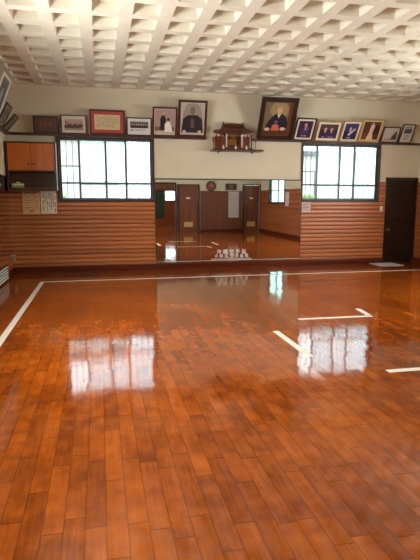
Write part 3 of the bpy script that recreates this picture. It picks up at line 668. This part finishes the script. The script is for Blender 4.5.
mb = MB(); mb.prism([(-.03, .088), (.035, .088), (.05, .115), (.01, .108), (-.02, .122)], -.012, .012, 'tissue'); mb.build('tissue', r)

# papers pinned under the cabinet
def notice(x0, x1, z0, z1, paper, shapes, label, cat='notice', group=None, y=D - .0245, name='paper_notice'):
    r = tag(empty(name, ((x0 + x1) / 2, y, z0)), label, cat, group); w_, h_ = x1 - x0, z1 - z0
    mb = MB(); mb.box((-w_ / 2, -.0015, 0), (w_ / 2, 0, h_), paper); mb.build('sheet', r)
    mb = MB()
    for a, b_, c, d, m in shapes: mb.box((-w_ / 2 + a * w_, -.0024, b_ * h_), (-w_ / 2 + c * w_, -.0015, d * h_), m)
    mb.build('writing', r)
q = random.Random(4); sh = [(.1, .9, .9, .95, 'ink2')]
for i in range(9):
    y = .80 - i * .075; x = .08
    while x < .88:
        e_ = x + q.uniform(.04, .14)
        if q.random() < .78: sh.append((x, y, min(e_, .92), y + .022, 'ink2'))
        x = e_ + .03
for i in range(3): sh.append((.38 + i * .1, .1, .44 + i * .1, .17, 'ink'))
notice(-1.56, -1.215, 1.245, 1.715, 'paperA', sh, 'tan sheet with faint brown writing pinned below the cabinet, left of the pair', group='paper notices below the wall cabinet')
sh = []
for i in range(7):
    x = .88 - i * .125; y = .95 - q.uniform(0, .06)
    big = i in (0, 6)
    while y > (.3 if i % 2 else .1):
        hh = q.uniform(.03, .05) * (1.3 if big else 1)
        if q.random() < .88: sh.append((x - .01, y - hh, x + q.uniform(.035, .06), y, 'inkr' if (i == 3 and .4 < y < .55) else 'ink'))
        y -= hh + .02
notice(-1.195, -.88, 1.25, 1.725, 'paperB', sh, 'pale sheet with bold black columns of writing below the cabinet, right of the pair', group='paper notices below the wall cabinet')
notice(4.635, 4.85, 1.255, 1.485, 'scroll', [(.1, .8, .9, .86, 'ink2'), (.1, .6, .8, .65, 'ink2'), (.1, .45, .9, .5, 'ink2'), (.1, .3, .7, .35, 'ink2')], 'small pale notice on the cladding at the left end below the right window')

# switches and outlets
def plate(name, loc, rz, w_, h_, label, kind):
    r = tag(empty(name, loc, (0, 0, rz)), label, kind)
    mb = MB(); mb.box((-w_ / 2, -.008, -h_ / 2), (w_ / 2, 0, h_ / 2), 'porcelain', .003); mb.build('cover_plate', r)
    for i in (-1, 1):
        mb = MB(); mb.box((-w_ * .2, -.012, i * h_ * .2 - h_ * .12), (w_ * .2, -.008, i * h_ * .2 + h_ * .12), 'white' if kind == 'switch' else 'bar', .001); mb.build('rocker' if kind == 'switch' else 'socket', r)
plate('light_switch', (6.69, D - .0245, 1.335), 0, .075, .12, 'white light switch between the right window and the dark door', 'switch')
plate('light_switch', (XR - .0245, 10.9, 1.32), -math.pi / 2, .08, .17, 'white switch plate on the right wall beside the dark door', 'switch')
plate('wall_outlet', (-1.782, D - .0245, .33), 0, .05, .13, 'pale wall outlet low in the left corner', 'outlet')

# left wall mirror panel and floor-level vent
r = tag(empty('side_mirror', (XL, 9.52, .36)), 'mirror panel on the left wall beside the wall cabinet, at the photo edge', 'mirror')
mb = MB(); mb.box((.0, -1.45, .02), (.010, 1.58, 1.60), 'mirror'); mb.build('mirror_panel', r)
mb = MB(); mb.box((0, -1.5, 1.60), (.03, 1.60, 1.65), 'dark', .003); mb.box((0, -1.5, .0), (.015, 1.60, .02), 'cladY', .003); mb.box((0, -1.5, .02), (.03, -1.45, 1.60), 'dark', .003); mb.build('mirror_frame', r)
r = tag(empty('floor_vent', (XL + .036, 9.72, .03)), 'white slatted vent low on the left wall near the corner', 'vent')
mb = MB(); mb.box((0, -.55, 0), (.01, .45, .27), 'black'); mb.box((.0, -.56, -.0), (.03, -.54, .27), 'bar', .003); mb.box((.0, .44, -.0), (.03, .46, .27), 'bar', .003); mb.build('housing', r)
for i in range(5):
    mb = MB(); mb.box((.010, -.54, .015 + i * .052), (.034, .44, .037 + i * .052), 'white', .003); mb.build('slat', r, 'white slat')

# ------------------------------------------------------------------ floor markings and door mat
def line(name, x0, y0, x1, y1, w_, label, group):
    d = Vector((x1 - x0, y1 - y0)); n = Vector((-d.y, d.x)).normalized() * w_ / 2
    cx, cy = (x0 + x1) / 2, (y0 + y1) / 2
    mb = MB(); pts = [(x0 + n.x, y0 + n.y), (x1 + n.x, y1 + n.y), (x1 - n.x, y1 - n.y), (x0 - n.x, y0 - n.y)]
    A = [mb.bm.verts.new((x - cx, y - cy, .0003)) for x, y in pts]; B = [mb.bm.verts.new((x - cx, y - cy, .0012)) for x, y in pts]; k = mb.mi('tape')
    for f in [A, B] + [[A[i], A[(i + 1) % 4], B[(i + 1) % 4], B[i]] for i in range(4)]: mb.bm.faces.new(f).material_index = k
    o = mb.build(name); o.location = (cx, cy, 0); tag(o, label, 'floor line', group)
line('boundary_line', -1.10, -1.0, -1.10, 9.775, .075, 'long white boundary line running down the left side of the floor', 'white boundary lines')
line('boundary_line', -1.14, 9.82, 7.2, 9.82, .08, 'long white boundary line across the floor in front of the mirror', 'white boundary lines')
line('start_line', 1.97, 4.41, 1.97, 5.43, .075, 'short white line pointing away from the camera, left one of the floor marks', 'short white floor marks')
line('start_line', 2.46, 5.93, 3.49, 5.90, .075, 'short white crosswise line inside the right window reflection', 'short white floor marks')
line('start_line', 2.47, 3.87, 3.5, 3.87, .075, 'short white crosswise line at the right edge of the photo', 'short white floor marks')
line('start_line', 3.53, 6.36, 3.47, 5.96, .075, 'shortest white mark, touching the far end of the crosswise line', 'short white floor marks')
line('start_line', 3.97, 4.41, 3.97, 5.43, .075, 'short white line seen only in the mirror, above the lettering', 'short white floor marks')
mb = MB(); mb.box((-.31, -.26, 0), (.31, .26, .012), 'mat', .004)
o = mb.build('door_mat'); o.location = (6.72, 10.84, .0005); tag(o, 'pale blue-grey mat on the floor in front of the dark door', 'mat')
